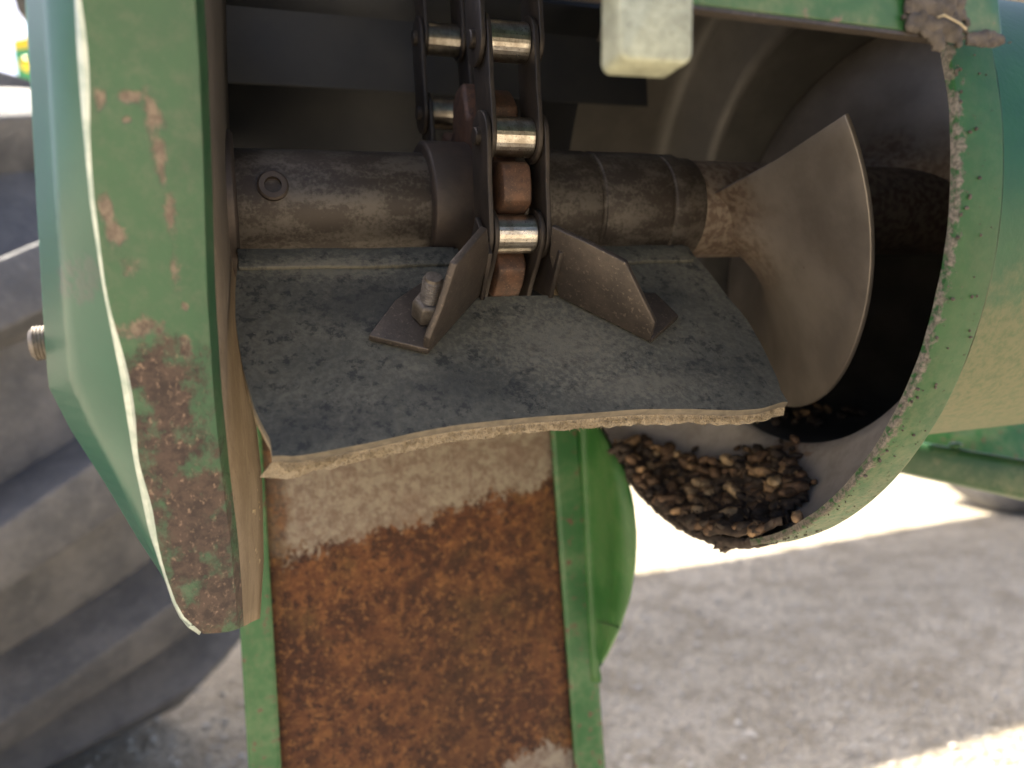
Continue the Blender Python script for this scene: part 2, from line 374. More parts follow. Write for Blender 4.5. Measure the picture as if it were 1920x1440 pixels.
sh = k.rng(k.axis(2), -.075, .01); c = k.mix(k.mth('MULTIPLY', sh, .85), c, (.07,.065,.06))  # darker and greyer towards the top
k.bump(n2, .5, .0007); M['panel_dust'] = k.done(c, .8, .0, .3)
steel('fold_highlight', (.52,.58,.55), (.34,.42,.39), 120, (.3,.48), .65, None, .1)  # pale metal strip that paints in the highlight along the fold
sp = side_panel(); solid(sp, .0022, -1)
# bolt through the outer flange
bp = UF(84, 640, .030)
b1 = obj('flange_bolt', *rod(bp+Vector((.008,0,0)), (-1,-.05,-.06), [(0,.0075),(.0055,.0075),(.006,.0062)]+[(.0063+.0011*i+d, .0062-(.0006 if d else 0)) for i in range(5) for d in (0,.0005)]+[(.0123,.0045)]), 'bolt_steel', house, smooth=False)
bevel(b1, .0004)

# walls of the box around the chain
bk = back
XL = -.1285
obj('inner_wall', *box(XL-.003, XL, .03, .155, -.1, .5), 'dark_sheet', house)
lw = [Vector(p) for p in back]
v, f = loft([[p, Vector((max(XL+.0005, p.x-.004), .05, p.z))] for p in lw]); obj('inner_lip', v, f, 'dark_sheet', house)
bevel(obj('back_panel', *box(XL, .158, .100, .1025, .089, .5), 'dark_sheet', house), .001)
# rear sheet of the boot, bent round below the back panel
rows = []
for i in range(13):
    a = R(62 - 98*i/12); rows.append([(x, .1755*math.cos(a), -.01+.1755*math.sin(a)) for x in (XL, .1275)])
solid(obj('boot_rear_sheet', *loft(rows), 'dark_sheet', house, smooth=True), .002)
obj('added_sun_cap', *box(XL-.004, .30, -.19, .18, .5, .504), 'dark_sheet', house)  # unseen cap added to keep the sun out of the open top
PY = -.1865
fp = obj('front_panel', *prism([UY(1000,-30,PY), UY(1300,8,PY), UY(1760,66,PY), UY(1876,74,PY), UY(1880,60,PY), UY(1868,-60,PY), Vector((.115,PY,.5)), Vector((-.1,PY,.5))], (0, .003, 0)), 'green_paint', house)
bevel(fp, .0008)
obj('rusty_lower_edge', *prism([UY(1000,-22,PY-.0003), UY(1300,16,PY-.0003), UY(1760,74,PY-.0003), UY(1760,67,PY-.0003), UY(1300,9,PY-.0003), UY(1000,-29,PY-.0003)], (0, .0036, 0)), 'bracket_steel', house)
obj('right_upper_wall', *box(.1215, .124, -.168, .17, .168, .5), 'dark_sheet', house)
obj('outer_right_wall', *box(.160, .163, -.18, .10, .186, .5), 'green_paint', house)

# galvanised bar hanging in front of the panel
lb = thing('latch_bar', 'galvanised flat bar with rounded end hanging in front of the opening', 'bar', (-.012, -.196, .002))
P = [UY(*p, -.2005) for p in ((1166,-140),(1164,92),(1168,106),(1178,112),(1285,119),(1296,113),(1300,100),(1303,-140))]
o = obj('bar', *prism(P, (0, .012, 0)), 'galvanised', lb); bevel(o, .0011, 3)
obj('pivot_pin', *rod((-.012, -.204, .075), (0,1,0), [(0,.006),(.024,.006)]), 'bolt_steel', lb)

# ================================================================= AUGER TUBE (right)
TC = -.01; TR = .1725
tube = thing('auger_tube', 'round green auger tube with dusty rim on the right', 'tube', (.13, 0, TC-TR))
seg = 144
def arc_strip(prof): return lathe(prof, seg, 0, TC)
def arc_part(prof, a0, a1, n, amp=0., fr=200):
    rows = []
    for i in range(n+1):
        a = R(a0+(a1-a0)*i/n); u = Vector((0, math.cos(a), math.sin(a)))
        rows.append([(lambda p: p + u*amp*mnoise.noise(p*fr) + Vector((amp*.6*mnoise.noise(p*fr*1.3+Vector((7,0,0))),0,0)))(Vector((x,0,TC)) + u*r) for x, r in prof])
    return loft(rows)
rim = obj('rim_band', *arc_part([(.1206,TR+.0001),(.1192,TR+.0003),(.1192,TR+.0030),(.1197,TR+.0036),(.1385,TR+.0044),(.1393,TR+.0040),(.1393,TR+.001)], 60, 253, 120, .0003, 90), 'rim_paint', tube, smooth=True)
rim.data.set_sharp_from_angle(angle=R(35))
obj('crusted_lip', *arc_part([(.1216,TR-.001),(.1200,TR),(.1192,TR+.0012),(.1196,TR+.0036),(.1225,TR+.0050),(.1300,TR+.0045),(.1405,TR+.002)], 251, 345, 300, .0016, 300), 'mud_dark', tube, smooth=True)
RN = .127
def lining_rows(a0, a1, n, off=0.):
    rows = []
    for i in range(n+1):
        d = a0+(a1-a0)*i/n; a = R(d); u = Vector((0, math.cos(a), math.sin(a)))
        q = .5+.5*math.cos(R(d-50)); q = max(0, min(1, (q-.45)/.4)); q = q*q*(3-2*q)
        q2 = max(0, math.cos(R(d-272)))**3
        xc = .142 + .056*q + .010*q2; xh = max(.186, xc+.016)
        pr_ = [(.1205,TR),(xc-.012,TR),(xc-.003,TR-.0012),(xc+.003,TR-.006),(xh-.004,RN+.006),(xh,RN+.0008),(xh+.004,RN)]
        rows.append([Vector((x + off, 0, TC)) + u*(r+off) for x, r in pr_])
    return rows
def tail_rows(off=0., xe=.55):
    rows = []
    for r in lining_rows(0, 360, 160, off):
        q = r[-1]; rows.append([q, Vector((.30, q.y, q.z)), Vector((xe, q.y, q.z)), Vector((xe+.001, q.y*.2, TC+(q.z-TC)*.2))])
    return rows
chv, chf = loft(lining_rows(0, 360, 160))
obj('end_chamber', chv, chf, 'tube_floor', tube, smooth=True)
obj('narrow_lining', *loft(tail_rows()), 'tube_inner', tube, smooth=True)
rw = [[Vector((max(q.x, .1415+.0003*i), q.y, q.z)) for i, q in enumerate(r)] for r in lining_rows(0, 360, 160, .0025)]
obj('chamber_shell', *loft(rw), 'shell_paint', tube, smooth=True)
obj('outer_shell', *loft(tail_rows(.0025, .56)), 'shell_paint', tube, smooth=True)
from mathutils.bvhtree import BVHTree
nlv, nlf = arc_strip([(.186,RN),(.30,RN),(.55,RN)])
CHB = BVHTree.FromPolygons([Vector(q) for q in chv] + [Vector(q) for q in nlv], list(chf) + [tuple(i+len(chv) for i in t) for t in nlf])

# ================================================================= CROSS AUGER
aug = thing('cross_auger', 'brown steel auger shaft with sprocket and spiral flighting', 'auger', (0, 0, -.03))
obj('left_sleeve', *lathe([(-.1275,.005),(-.1275,.0255),(-.022,.0262),(-.022,.01)], 72), 'shaft_worn', aug, smooth=False)
obj('bearing_collar', *lathe([(-.1275,.03),(-.1272,.0335),(-.117,.0335),(-.1155,.0320),(-.1155,.02)], 72), 'shaft_dark', aug)
obj('sprocket_hub', *lathe([(-.0302,.02),(-.0302,.0302),(-.029,.0318),(-.008,.0318),(-.008,.01)], 72), 'shaft_dark', aug)
obj('right_sleeve', *lathe([(.008,.01),(.008,.0295),(.056,.0295),(.0565,.0287),(.0585,.0287),(.059,.0295),(.0962,.0295),(.0967,.0284),(.0985,.0284),(.099,.0292),(.1075,.0292),(.108,.0276),(.1175,.0276),(.118,.02)], 72), 'shaft_worn', aug)
obj('auger_pipe', *lathe([(.118,.01),(.118,.0265),(.54,.0265),(.54,.01)], 72), 'flight_steel', aug, smooth=False)
for nm in ('left_sleeve','bearing_collar','sprocket_hub','right_sleeve','auger_pipe'):
    o = [q for q in aug.children if q.name == nm][0]; bevel(o, .0004, 2, 25)
pl = Vector((-.1005, -.0252, .0035))
obj('set_screw_ring', *rod(pl+Vector((0,.004,0)), (0,-1,.13), [(0,.0066),(.0058,.0066),(.0064,.0058),(.0064,.0036),(.0040,.0034)], 28), 'shaft_dark', aug)
# spiral flighting
rows = []
nr = 9
for i in range(131):
    ph = R(-10 + 4*i); x = .130 + .2*(ph/(2*math.pi)) + .0055
    r = []
    for j in range(nr):
        t = j/(nr-1); rr = .0255 + (.1155-.0255)*t
        fl = (.006+.020*min(1, max(0, ph/1.1)))*(1-t)**3.2                       # fillet towards the pipe
        dx = .0012*mnoise.noise(Vector((ph*2, t*3, 0)))
        r.append((x - fl + dx, -rr*math.cos(ph), -rr*math.sin(ph)))
    rows.append(r)
fl = obj('flighting', *loft(rows), 'flight_steel', aug, smooth=True); solid(fl, .0026); bevel(fl, .0006, 2, 40)
# sprocket: eight teeth, rollers seat at 22.5 + 45k degrees
pr = []
NS = 8
for i in range(NS*24):
    a = 2*math.pi*i/(NS*24); ph = (a*NS/(2*math.pi)) % 1.0; d = min(ph, 1-ph)*2    # 0 at a tooth, 1 at a seat
    t = max(0, min(1, (d-.28)/.55)); t = t*t*(3-2*t)
    pr.append((a, .0605 - .0153*t - .0012*d))
ring = [(-r*math.cos(a), r*math.sin(a)) for a, r in pr]
rows = []
for x, s in ((-.0078,.93),(-.0062,1.0),(.0062,1.0),(.0078,.93)): rows.append([(x, y*s, z*s) for y, z in ring])
v, f = loft(rows, True); n = len(ring); f += [tuple(range(n)), tuple(range(3*n, 4*n))]
bevel(obj('sprocket', v, f, 'sprocket_rust', aug), .0012, 2, 30)

# ================================================================= CHAIN
chain = thing('elevator_chain', 'brown roller chain with polished rollers running up the opening', 'chain', (0, -.054, -.06))
PR = .0541; PT = 2*PR*math.sin(math.pi/8)
path = []
z0 = PR*math.sin(R(22.5))
front = [(-PR+ .0009, z0+.0005 + PT*i) for i in range(0, 8)][::-1]
wrap = [(-PR*math.cos(R(a)), PR*math.sin(R(a))) for a in (-22.5, -67.5, -112.5, -157.5)]
rear = [(PR-.0009, z0+.0005+PT*i) for i in range(0, 8)]
path = front + wrap + rear
RW = .0094
rv, rf = rod((-RW,0,0), (1,0,0), [(0,.0080),(.0005,.0086),(2*RW-.0005,.0086),(2*RW,.0080)], 32)
rme = None
for i, (y, z) in enumerate(path):
    if rme is None:
        o = obj('roller', rv, rf, 'roller_steel', chain, base=(0,0,0)); rme = o.data
    else:
        o = bpy.data.objects.new('roller', rme); col.objects.link(o); o.parent = chain
    o.location = Vector((0, y, z)) - chain.location
    o.rotation_euler = (random.random()*6, 0, 0)
pme = None
pv, pf = rod((-.0168,0,0), (1,0,0), [(0,.0034),(.0006,.0040),(.0330,.0040),(.0336,.0034)], 20)
for i, (y, z) in enumerate(path):
    if pme is None: o = obj('chain_pin', pv, pf, 'chain_plate', chain, base=(0,0,0)); pme = o.data
    else: o = bpy.data.objects.new('chain_pin', pme); col.objects.link(o); o.parent = chain
    o.location = Vector((0, y, z)) - chain.location
def plate_poly(h=.0112, waist=.0106):
    pts = []
    for a in range(-90, 91, 15): pts.append((PT/2 + h*math.cos(R(a)), h*math.sin(R(a))))
    pts.append((PT*.22, waist+.0006)); pts.append((0, waist)); pts.append((-PT*.22, waist+.0006))
    for a in range(90, 271, 15): pts.append((-PT/2 + h*math.cos(R(a)), h*math.sin(R(a))))
    pts.append((-PT*.22, -waist-.0006)); pts.append((0, -waist)); pts.append((PT*.22, -waist-.0006))
    return pts
plm = {}
for i in range(len(path)-1):
    (y0, zz0), (y1, z1) = path[i], path[i+1]
    outer = i % 2 == 1
    ang = math.atan2(z1-zz0, y1-y0)
    for s in (-1, 1):
        x = s*(.0133 if outer else .0106)
        if 'p' not in plm:
            v, f = prism([(-.00115, a, b) for a, b in plate_poly()], (.0023, 0, 0))
            o = obj('link_plate', v, f, 'chain_plate', chain, base=(0,0,0)); plm['p'] = o.data; bevel(o, .0005, 2)
        else:
            o = bpy.data.objects.new('link_plate', plm['p']); col.objects.link(o); o.parent = chain
            bevel(o, .0005, 2)
        o.location = Vector((x, (y0+y1)/2, (zz0+z1)/2)) - chain.location; o.rotation_euler = (ang, 0, 0)

# ================================================================= PADDLE
TH = R(44); out = Vector((0, -math.cos(TH), -math.sin(TH))); nrm = Vector((0, -math.sin(TH), math.cos(TH)))
PO = 0.0
def PD(x, s, h=0.): return Vector((x,0,0)) + out*s + nrm*(PO+h)
def UPD(px, py, h=0.):
    p = UP(px, py, nrm, PO+h); return p.x, p.dot(out)
pad = thing('rubber_paddle', 'thick grey rubber paddle with frayed tan edge bolted to the chain', 'paddle', PD(0, .08))
TPK = .0068
# outline on the upper face, clockwise from upper left, with the notch for the chain
def curve(pts, n): return [(p.x, p.y) for p in resample([Vector((a, b, 0)) for a, b in pts], n)]
left = curve([UPD(*p) for p in ((447,475),(441,540),(441,600),(455,690),(480,775),(508,828))], 14)
botm = curve([UPD(*p) for p in ((522,848),(548,852),(600,845),(700,828),(780,811),(860,797),(930,789),(1000,782),(1100,775),(1200,768),(1300,766),(1380,768),(1430,764),(1468,751))], 60)
right = curve([UPD(*p) for p in ((1476,744),(1470,720),(1440,660),(1405,600),(1370,560),(1335,515),(1300,478))], 16)
topy = .034
outline = left + botm + right
def paddle():
    # rows of points from the top edge to the free edge, so the sheet can sag a little
    nx, ns = 66, 30
    def lr(s):                                  # x limits at distance s from the axis
        def at(pl):
            pl = sorted(pl, key=lambda q: q[1])
            if s <= pl[0][1]: return pl[0][0]
            for a, b in zip(pl, pl[1:]):
                if a[1] <= s <= b[1]: return a[0]+(b[0]-a[0])*(s-a[1])/max(b[1]-a[1], 1e-9)
            return pl[-1][0]
        return at(left), at(right)
    def sb(x):
        for a, b in zip(botm, botm[1:]):
            if a[0] <= x <= b[0]: return a[1]+(b[1]-a[1])*(x-a[0])/max(b[0]-a[0], 1e-9)
        return botm[0][1] if x < botm[0][0] else botm[-1][1]
    g = []
    for j in range(ns+1):
        row = []
        for i in range(nx+1):
            u = i/nx
            s = topy + (.149-topy)*j/ns
            a, b = lr(s); x = a+(b-a)*u
            s2 = topy + (sb(x)-topy)*j/ns
            h = .0007*mnoise.noise(Vector((x*25, s2*25, 0))) - .0016*max(0, (abs(x)-.05)/.06)**2*(j/ns)
            row.append((x, s2, h))
        g.append(row)
    verts = []; faces = []; mats = []; idx = {}
    layers = (0., -.0035, -TPK)
    def vid(j, i, l):
        key = (j, i, l)
        if key not in idx:
            x, s, h = g[j][i]; p = PD(x, s, h+layers[l])
            edge_ = (j == ns or i in (0, nx))
            if l == 2 and edge_:
                am = .0012*mnoise.noise(Vector((x*260, s*260, 5))) + .0008*mnoise.noise(Vector((x*700, s*700, 9)))
                p += out*(am + (.0022 if j == ns else 0)) - nrm*am*.8
            if l == 2 and j == ns and i < 4: p += Vector((-.0045*(1-i/4), 0, 0)) - nrm*.0015
            idx[key] = len(verts); verts.append(p)
        return idx[key]
    def hole(j, i):
        x, s, h = g[j][i]; return s < .0685 and -.0185 < (x+g[j][i+1][0])/2 < .0235
    for j in range(ns):
        for i in range(nx):
            if hole(j, i): continue
            faces.append((vid(j,i,0), vid(j,i+1,0), vid(j+1,i+1,0), vid(j+1,i,0))); mats.append(0)
            faces.append((vid(j,i,2), vid(j+1,i,2), vid(j+1,i+1,2), vid(j,i+1,2))); mats.append(2)
            nb = (((j-1,i), (j,i), (j,i+1)), ((j+1,i), (j+1,i+1), (j+1,i)), ((j,i-1), (j+1,i), (j,i)), ((j,i+1), (j,i+1), (j+1,i+1)))
            for (a, b), p, q in nb:
                if not (0 <= a < ns and 0 <= b < nx) or hole(a, b):
                    for l, mm in ((0,1),(1,2)):
                        faces.append((vid(*p,l), vid(*q,l), vid(*q,l+1), vid(*p,l+1))); mats.append(mm)
    o = obj('pad', verts, faces, ['rubber','rubber_side','fray'], pad, smooth=True)
    return o, mats
o, mats = paddle()
for p, m in zip(o.data.polygons, mats): p.material_index = m
if hasattr(o.data, 'set_sharp_from_angle'): o.data.set_sharp_from_angle(angle=R(40))
# raised seam across the top of the pad
def strip(x0, x1, s0, s1, n=24):
    r1 = []; r2 = []
    for i in range(n+1):
        x = x0+(x1-x0)*i/n; d = .0012*mnoise.noise(Vector((x*40,1,0)))
        r1.append((x, s0+d)); r2.append((x, s1+d))
    top = [PD(x, s, .0016) for x, s in r1] + [PD(x, s, .0016) for x, s in r2[::-1]]
    return prism(top, nrm*-.0022)
bevel(obj('backing_strip', *strip(-.117, -.021, .0345, .0475), 'rubber', pad), .0006)
bevel(obj('backing_strip', *strip(.026, .103, .0345, .0475), 'rubber', pad), .0006)
# fibres fraying out of the free edge
fv = []; ff = []
for i in range(1500):
    k_ = random.random(); a = botm[int(k_*(len(botm)-2))]; b = botm[int(k_*(len(botm)-2))+1]; t = random.random()
    x = a[0]+(b[0]-a[0])*t; s = a[1]+(b[1]-a[1])*t + .0012
    h = -random.uniform(.004, TPK+.0008); p = PD(x, s, h); L = random.uniform(.0006, .0022)
    d = (out*random.uniform(.2,1) - nrm*random.uniform(-.2,1) + Vector((random.uniform(-1,1),0,0))*.7).normalized()*L
    q = Vector((random.uniform(-1,1), random.uniform(-1,1), random.uniform(-1,1))).normalized()*.00022
    b0 = len(fv); fv += [p-d*.4-q, p-d*.4+q, p+d+q*.4, p-d*.4+nrm*.0003]; ff += [(b0,b0+1,b0+2),(b0+1,b0+3,b0+2),(b0+3,b0,b0+2)]
o = obj('fray_fibres', fv, ff, 'fray', pad); o['kind'] = 'stuff'
# the two wings that carry the pad
def wing(name, inner_px, outer_px, top_px, foot_px, side):
    xi, si = UPD(*inner_px); xo, so_ = UPD(*outer_px)
    a = PD(xi, si, .0012); b = PD(xo, so_, .0012); wn = (b-a).cross(nrm).normalized()
    poly = [a, b] + [UP(px, py, wn, a.dot(wn)) for px, py in top_px]
    sgn = 1 if wn.x*side > 0 else -1
    bv = obj(name, *prism(poly, wn*sgn*.0030), 'bracket_steel', pad); bevel(bv, .0006, 2)
    fp_ = [PD(*UPD(*p), .0008) for p in foot_px]
    bevel(obj('bracket_foot', *prism(fp_, nrm*.0030), 'bracket_steel', bv), .0006, 2)
    return a, b
wing('bracket', (908,548), (803,667), ((806,636),(828,583),(856,496),(885,462),(914,428),(918,470)), ((802,668),(690,641),(740,575),(790,540),(880,560)), -1)
wing('bracket', (1046,560), (1216,645), ((1228,606),(1205,560),(1172,492),(1100,455),(1034,425),(1030,480)), ((1218,647),(1268,603),(1225,560),(1170,560)), 1)
# link ears that join the wings to the chain
for s in (-1, 1):
    e = [Vector((s*.0152, 0, 0)) + out*a + nrm*b for a, b in ((.046,.026),(.070,.024),(.072,.000),(.05,-.012),(.044,-.002))]
    bevel(obj('chain_ear', *prism(e, (s*.0022,0,0)), 'chain_plate', pad), .0005)
# bolt and nut
bx, bs = UPD(800, 607)
bolt = obj('bolt', *rod(PD(bx, bs, .002), nrm, [(0,.0042)]+[(.006+.00125*i+d, .0043-(.0006 if d else 0)) for i in range(13) for d in (0,.0006)]+[(.0228,.0034),(.0229,.0010)], 24), 'bolt_steel', pad)
bevel(obj('nut', *rod(PD(bx, bs, .0040), nrm, [(0,.0068),(.0012,.0072),(.0078,.0072),(.0092,.0060)], 6), 'bolt_steel', bolt), .0006)

# ================================================================= DOOR hanging open behind the boot
DY = .15
door = thing('elevator_door', 'open steel door with rusty middle and green edges hanging below', 'door', (0, DY, -.56))
k = NT('door_rust')
n1 = k.noise(14, 6, .65); n2 = k.noise(95, 7, .72); n3 = k.noise(420, 5, .7); n4 = k.noise(38, 6, .7); n5 = k.noise(75, 8, .72, stretch=(1.25,1,.8))
c = k.mix(k.rng(n4, .38, .62), (.060,.025,.015), (.155,.062,.026))
c = k.mix(k.rng(n2, .5, .66), c, (.23,.10,.036)); c = k.mix(k.mth('MULTIPLY', k.rng(n1, .52, .68), .55), c, (.14,.085,.03)); n7 = k.noise(9, 5, .6, vec=None); c = k.mix(k.mth('MULTIPLY', k.rng(n7, .47, .66), .4), c, (.062,.033,.017))
n6 = k.noise(170, 7, .78); c = k.mix(k.rng(n6, .5, .58), c, (.048,.022,.015)); c = k.mix(k.mth('MULTIPLY', k.rng(k.noise(230, 6, .75), .55, .63), .8), c, (.30,.14,.05)); c = k.mix(k.rng(n3, .6, .68), c, (.33,.16,.065))
pal = k.mix(k.rng(k.noise(190, 7, .75), .4, .62), (.34,.29,.22), (.20,.145,.11)); pal = k.mix(k.mth('MULTIPLY', k.rng(n4, .5, .68), .5), pal, (.19,.12,.09)); pal = k.mix(k.rng(n3, .6, .7), pal, (.16,.10,.075))
xx = k.axis(0); zz = k.axis(2)
edge_z = k.mth('ADD', k.mth('MULTIPLY', xx, .16), -.1885)
m1 = k.rng(k.mth('ADD', k.mth('SUBTRACT', zz, edge_z), k.mth('MULTIPLY', k.mth('ADD', k.mth('SUBTRACT', n5, .5), k.mth('MULTIPLY', k.mth('SUBTRACT', k.noise(300, 5, .7), .5), .7)), .05)), -.003, .004)
m2 = k.rng(k.mth('ADD', k.blob((.068, DY, -.405), (.055,.2,.034)), k.mth('MULTIPLY', k.mth('SUBTRACT', n5, .5), 2.4)), .0, .2)
lft = k.rng(k.mth('ADD', xx, k.mth('MULTIPLY', k.mth('SUBTRACT', n5, .5), .03)), -.103, -.092)
m1 = k.mth('MULTIPLY', m1, k.mixf(lft, .25, 1.))
c = k.mix(k.mth('MAXIMUM', m1, m2), c, pal)
k.bump(k.mth('ADD', n2, k.mth('ADD', n6, k.mth('MULTIPLY', n3, .6))), 1., .002); M['door_rust'] = k.done(k.mix(k.mth('MULTIPLY', k.rng(k.noise(420, 3, .6, stretch=(1,1,.06)), .62, .7), .35), c, (.05,.03,.02)), .8, 0, .3)
paint('door_paint', green=(.022,.115,.028), dust=.32, chips=.60, rough=.42, chipcol=(.13,.07,.045))
paint('cheek_paint', green=(.026,.12,.022), dust=.15, chips=.78, rough=.4, chipcol=(.13,.09,.05))
def zr(px, py): return UY(px, py, DY).z
def grid(x0a, x1a, x0b, x1b, z0, z1, y, nx=14, nz=40, amp=.0006, bend=0.):
    rows = []
    for j in range(nz+1):
        t = j/nz; z = z0+(z1-z0)*t; a = x0a+(x0b-x0a)*t; b = x1a+(x1b-x1a)*t
        rows.append([(a+(b-a)*i/nx, y + amp*mnoise.noise(Vector(((a+(b-a)*i/nx)*14, z*14, 2))) + bend*(i/nx), z) for i in range(nx+1)])
    return loft(rows)
ZT, ZB = -.095, -.56
solid(obj('rusty_panel', *grid(-.118, .10, -.1225, .112, ZT, ZB, DY+.001), 'door_rust', door, smooth=True), .002)
solid(obj('edge_strip', *grid(-.1300, -.1098, -.135, -.1143, ZT, ZB, DY-.0035, 6), 'door_paint', door, smooth=True), .003)
solid(obj('edge_strip', *grid(.0908, .113, .1023, .1275, ZT, ZB, DY-.0035, 6), 'door_paint', door, smooth=True), .003)
# curved cheek standing forward from the right edge
CX = .1195
front_px = ((1105,770),(1138,825),(1170,880),(1186,940),(1192,1000),(1190,1060),(1180,1120),(1160,1182),(1138,1228),(1113,1268))
cf = resample([UX(*p, CX) for p in front_px], 30)
v, f = loft([[Vector((CX-.0055, DY-.004, p.z)), Vector((CX-.003, DY-.006, p.z)), Vector((CX, DY-.010, p.z)).lerp(p, .02), Vector((CX, DY-.010, p.z)).lerp(p, .5), p] for p in cf])
solid(obj('curved_cheek', v, f, 'cheek_paint', door, smooth=True), .002)
pA = UX(1165, 1178, CX); obj('cheek_seam', *prism([Vector((CX-.0012, DY-.012, pA.z-.008)), Vector((CX-.0012, pA.y, pA.z)), Vector((CX-.0012, pA.y, pA.z+.0012)), Vector((CX-.0012, DY-.012, pA.z-.0068))], (-.0006,0,0)), 'door_paint', door)

# ================================================================= RIGHT: support arm and shield behind the tube
arm = thing('support_arm', 'dull green rounded steel arm running to the right below the tube', 'arm', (.4, .25, -.25))
def depthpt(px, py, d): return CAM + ray(px, py)*d
a0, a1 = [depthpt(1600, 806, .62), depthpt(1600, 868, .62)], [depthpt(2050, 885, .54), depthpt(2050, 968, .54)]
def arm_mesh():
    rows = []
    for t in (0, .25, .5, .75, 1):
        tp = a0[0].lerp(a1[0], t); bt = a0[1].lerp(a1[1], t); cc = (tp+bt)/2; u = (tp-bt)/2
        rows.append([cc + u*(math.copysign(abs(math.sin(an))**.45, math.sin(an))) + fwd*(.018*math.copysign(abs(math.cos(an))**.45, math.cos(an))) for an in [2*math.pi*j/28 for j in range(28)]])
    v, f = loft(rows, True); n = len(v); return v, f + [tuple(range(28)), tuple(range(n-28, n))]
obj('arm_tube', *arm_mesh(), 'green_paint_dusty', arm, smooth=True)
c0 = depthpt(1792, 835, .575)
obj('weld_bead', [wob(c0 + Vector((q.x*.006, q.y*.004, q.z*.0022)), .001, 300) for q in ico(2)[0]], ico(2)[1], 'green_paint_clean', arm, smooth=True)
sh = [depthpt(*p) for p in ((1640,770,.70),(2100,700,.74),(2100,890,.70),(1640,845,.68))]
o = obj('green_shield', *prism(sh, fwd*.003), 'door_paint', base=sum(sh, Vector())/4); bevel(o, .001)
tag(o, 'bright green sheet metal shield between tube and support arm', 'shield')

# ================================================================= TYRE (left background)
AX = Vector((.83, .56, 0)).normalized(); FW = Vector((.56, -.83, 0)).normalized()      # axle, and the way the tread faces
RT, WT = .575, .80
tc = Vector((-.253, 1.273, 0)) - AX*(WT/2+.085) - FW*.13; tc.z = GZ+RT+.018
tyre = thing('tractor_tyre', 'big dusty black lugged tyre standing on gravel behind the housing', 'tyre', (tc.x, tc.y, GZ))
def tp(u, r, a): return tc + AX*u + FW*(r*math.cos(a)) + Vector((0,0,1))*(r*math.sin(a))
prof = [(-WT*.42,.30),(-WT*.5,.38),(-WT*.52,.44),(-WT*.49,.50),(-WT*.44,.505),(-WT*.25,.520),(0,.524),(WT*.25,.520),(WT*.44,.505),(WT*.49,.50),(WT*.52,.44),(WT*.5,.38),(WT*.42,.30)]
v, f = loft([[tp(u, r, 2*math.pi*j/96) for j in range(96)] for u, r in prof], True)
obj('carcass', v, f, 'tyre_rubber', tyre, smooth=True)
v, f = loft([[tp(u, r, 2*math.pi*j/64) for j in range(64)] for u, r in ((WT*.40,.305),(WT*.43,.31),(WT*.43,.28),(WT*.2,.25),(WT*.15,.08),(WT*.22,.07),(WT*.22,.001))], True)
obj('wheel_rim', v, f, 'yellow_paint', tyre, smooth=True)
NL = 13
for i in range(NL):
    for s in (-1, 1):
        a0_ = 2*math.pi*(i + (.5 if s < 0 else 0))/NL
        rows = []
        for t in [q/8 for q in range(9)]:
            u = s*(-.27 + (WT*.53+.27)*t) if s > 0 else -.33 - (WT*.53-.33)*t; da = a0_ + .62*t**.9
            rb = .524 - .025*max(0, (t-.6)/.4)**2 - (.03 if t > .95 else 0); rt_ = RT + .034 - .012*t - (.035 if t > .95 else 0)
            hw = .040 + .016*t
            rows.append([tp(u, rb-.012, da-hw/.55*1.15), tp(u, rt_, da-hw/.55*.8), tp(u, rt_, da+hw/.55*.8), tp(u, rb-.012, da+hw/.55*1.15)])
        v, f = loft(rows, True); n = len(v); f += [(0,1,2,3), (n-4,n-3,n-2,n-1)]
        bevel(obj('lug', v, f, 'tyre_rubber', tyre), .004, 2)

# a second wheel far right, and a green and yellow machine far left
wc = Vector((2.42, 1.60, GZ+.34))
ow = thing('parked_tyre', 'blurred grey tyre at the right edge below the support arm', 'tyre', (wc.x, wc.y, GZ))
wp = [(-.12,.2),(-.13,.26),(-.11,.32),(-.06,.34),(.06,.34),(.11,.32),(.13,.26),(.12,.2)]
v, f = loft([[wc + Vector((u, r*math.cos(2*math.pi*j/48), r*math.sin(2*math.pi*j/48))) for j in range(48)] for u, r in wp], True)
obj('casing', v, f, 'tyre_rubber', ow, smooth=True)
v, f = loft([[wc + Vector((u, r*math.cos(2*math.pi*j/48), r*math.sin(2*math.pi*j/48))) for j in range(48)] for u, r in ((-.115,.205),(-.08,.19),(-.06,.06),(-.09,.05),(-.09,.002))], True)
obj('hub', v, f, 'rim_steel', ow, smooth=True)
FD = 6.0
fm = thing('far_machine', 'far green machine with yellow top band seen above the tyre', 'machine', depthpt(40, 160, FD))
g = [depthpt(*p, FD) for p in ((24,92),(60,88),(60,150),(33,150),(28,120))]; y = [depthpt(*p, FD) for p in ((23,74),(60,66),(60,88),(24,92))]
bevel(obj('green_panel', *prism(g, fwd*.15), 'machine_green', fm), .01); bevel(obj('yellow_band', *prism(y, fwd*.15), 'yellow_paint', fm), .01)
cc = depthpt(53, 122, FD-.08)
obj('yellow_hub', *rod(cc, -fwd, [(0,.05),(.03,.05),(.05,.035)], 24), 'yellow_paint', fm)
lp = [depthpt(*p, FD) for p in ((34,149),(60,149))]
obj('machine_leg', *prism([lp[0], lp[1], Vector((lp[1].x, lp[1].y, GZ)), Vector((lp[0].x, lp[0].y, GZ))], fwd*.12), 'machine_green', fm)

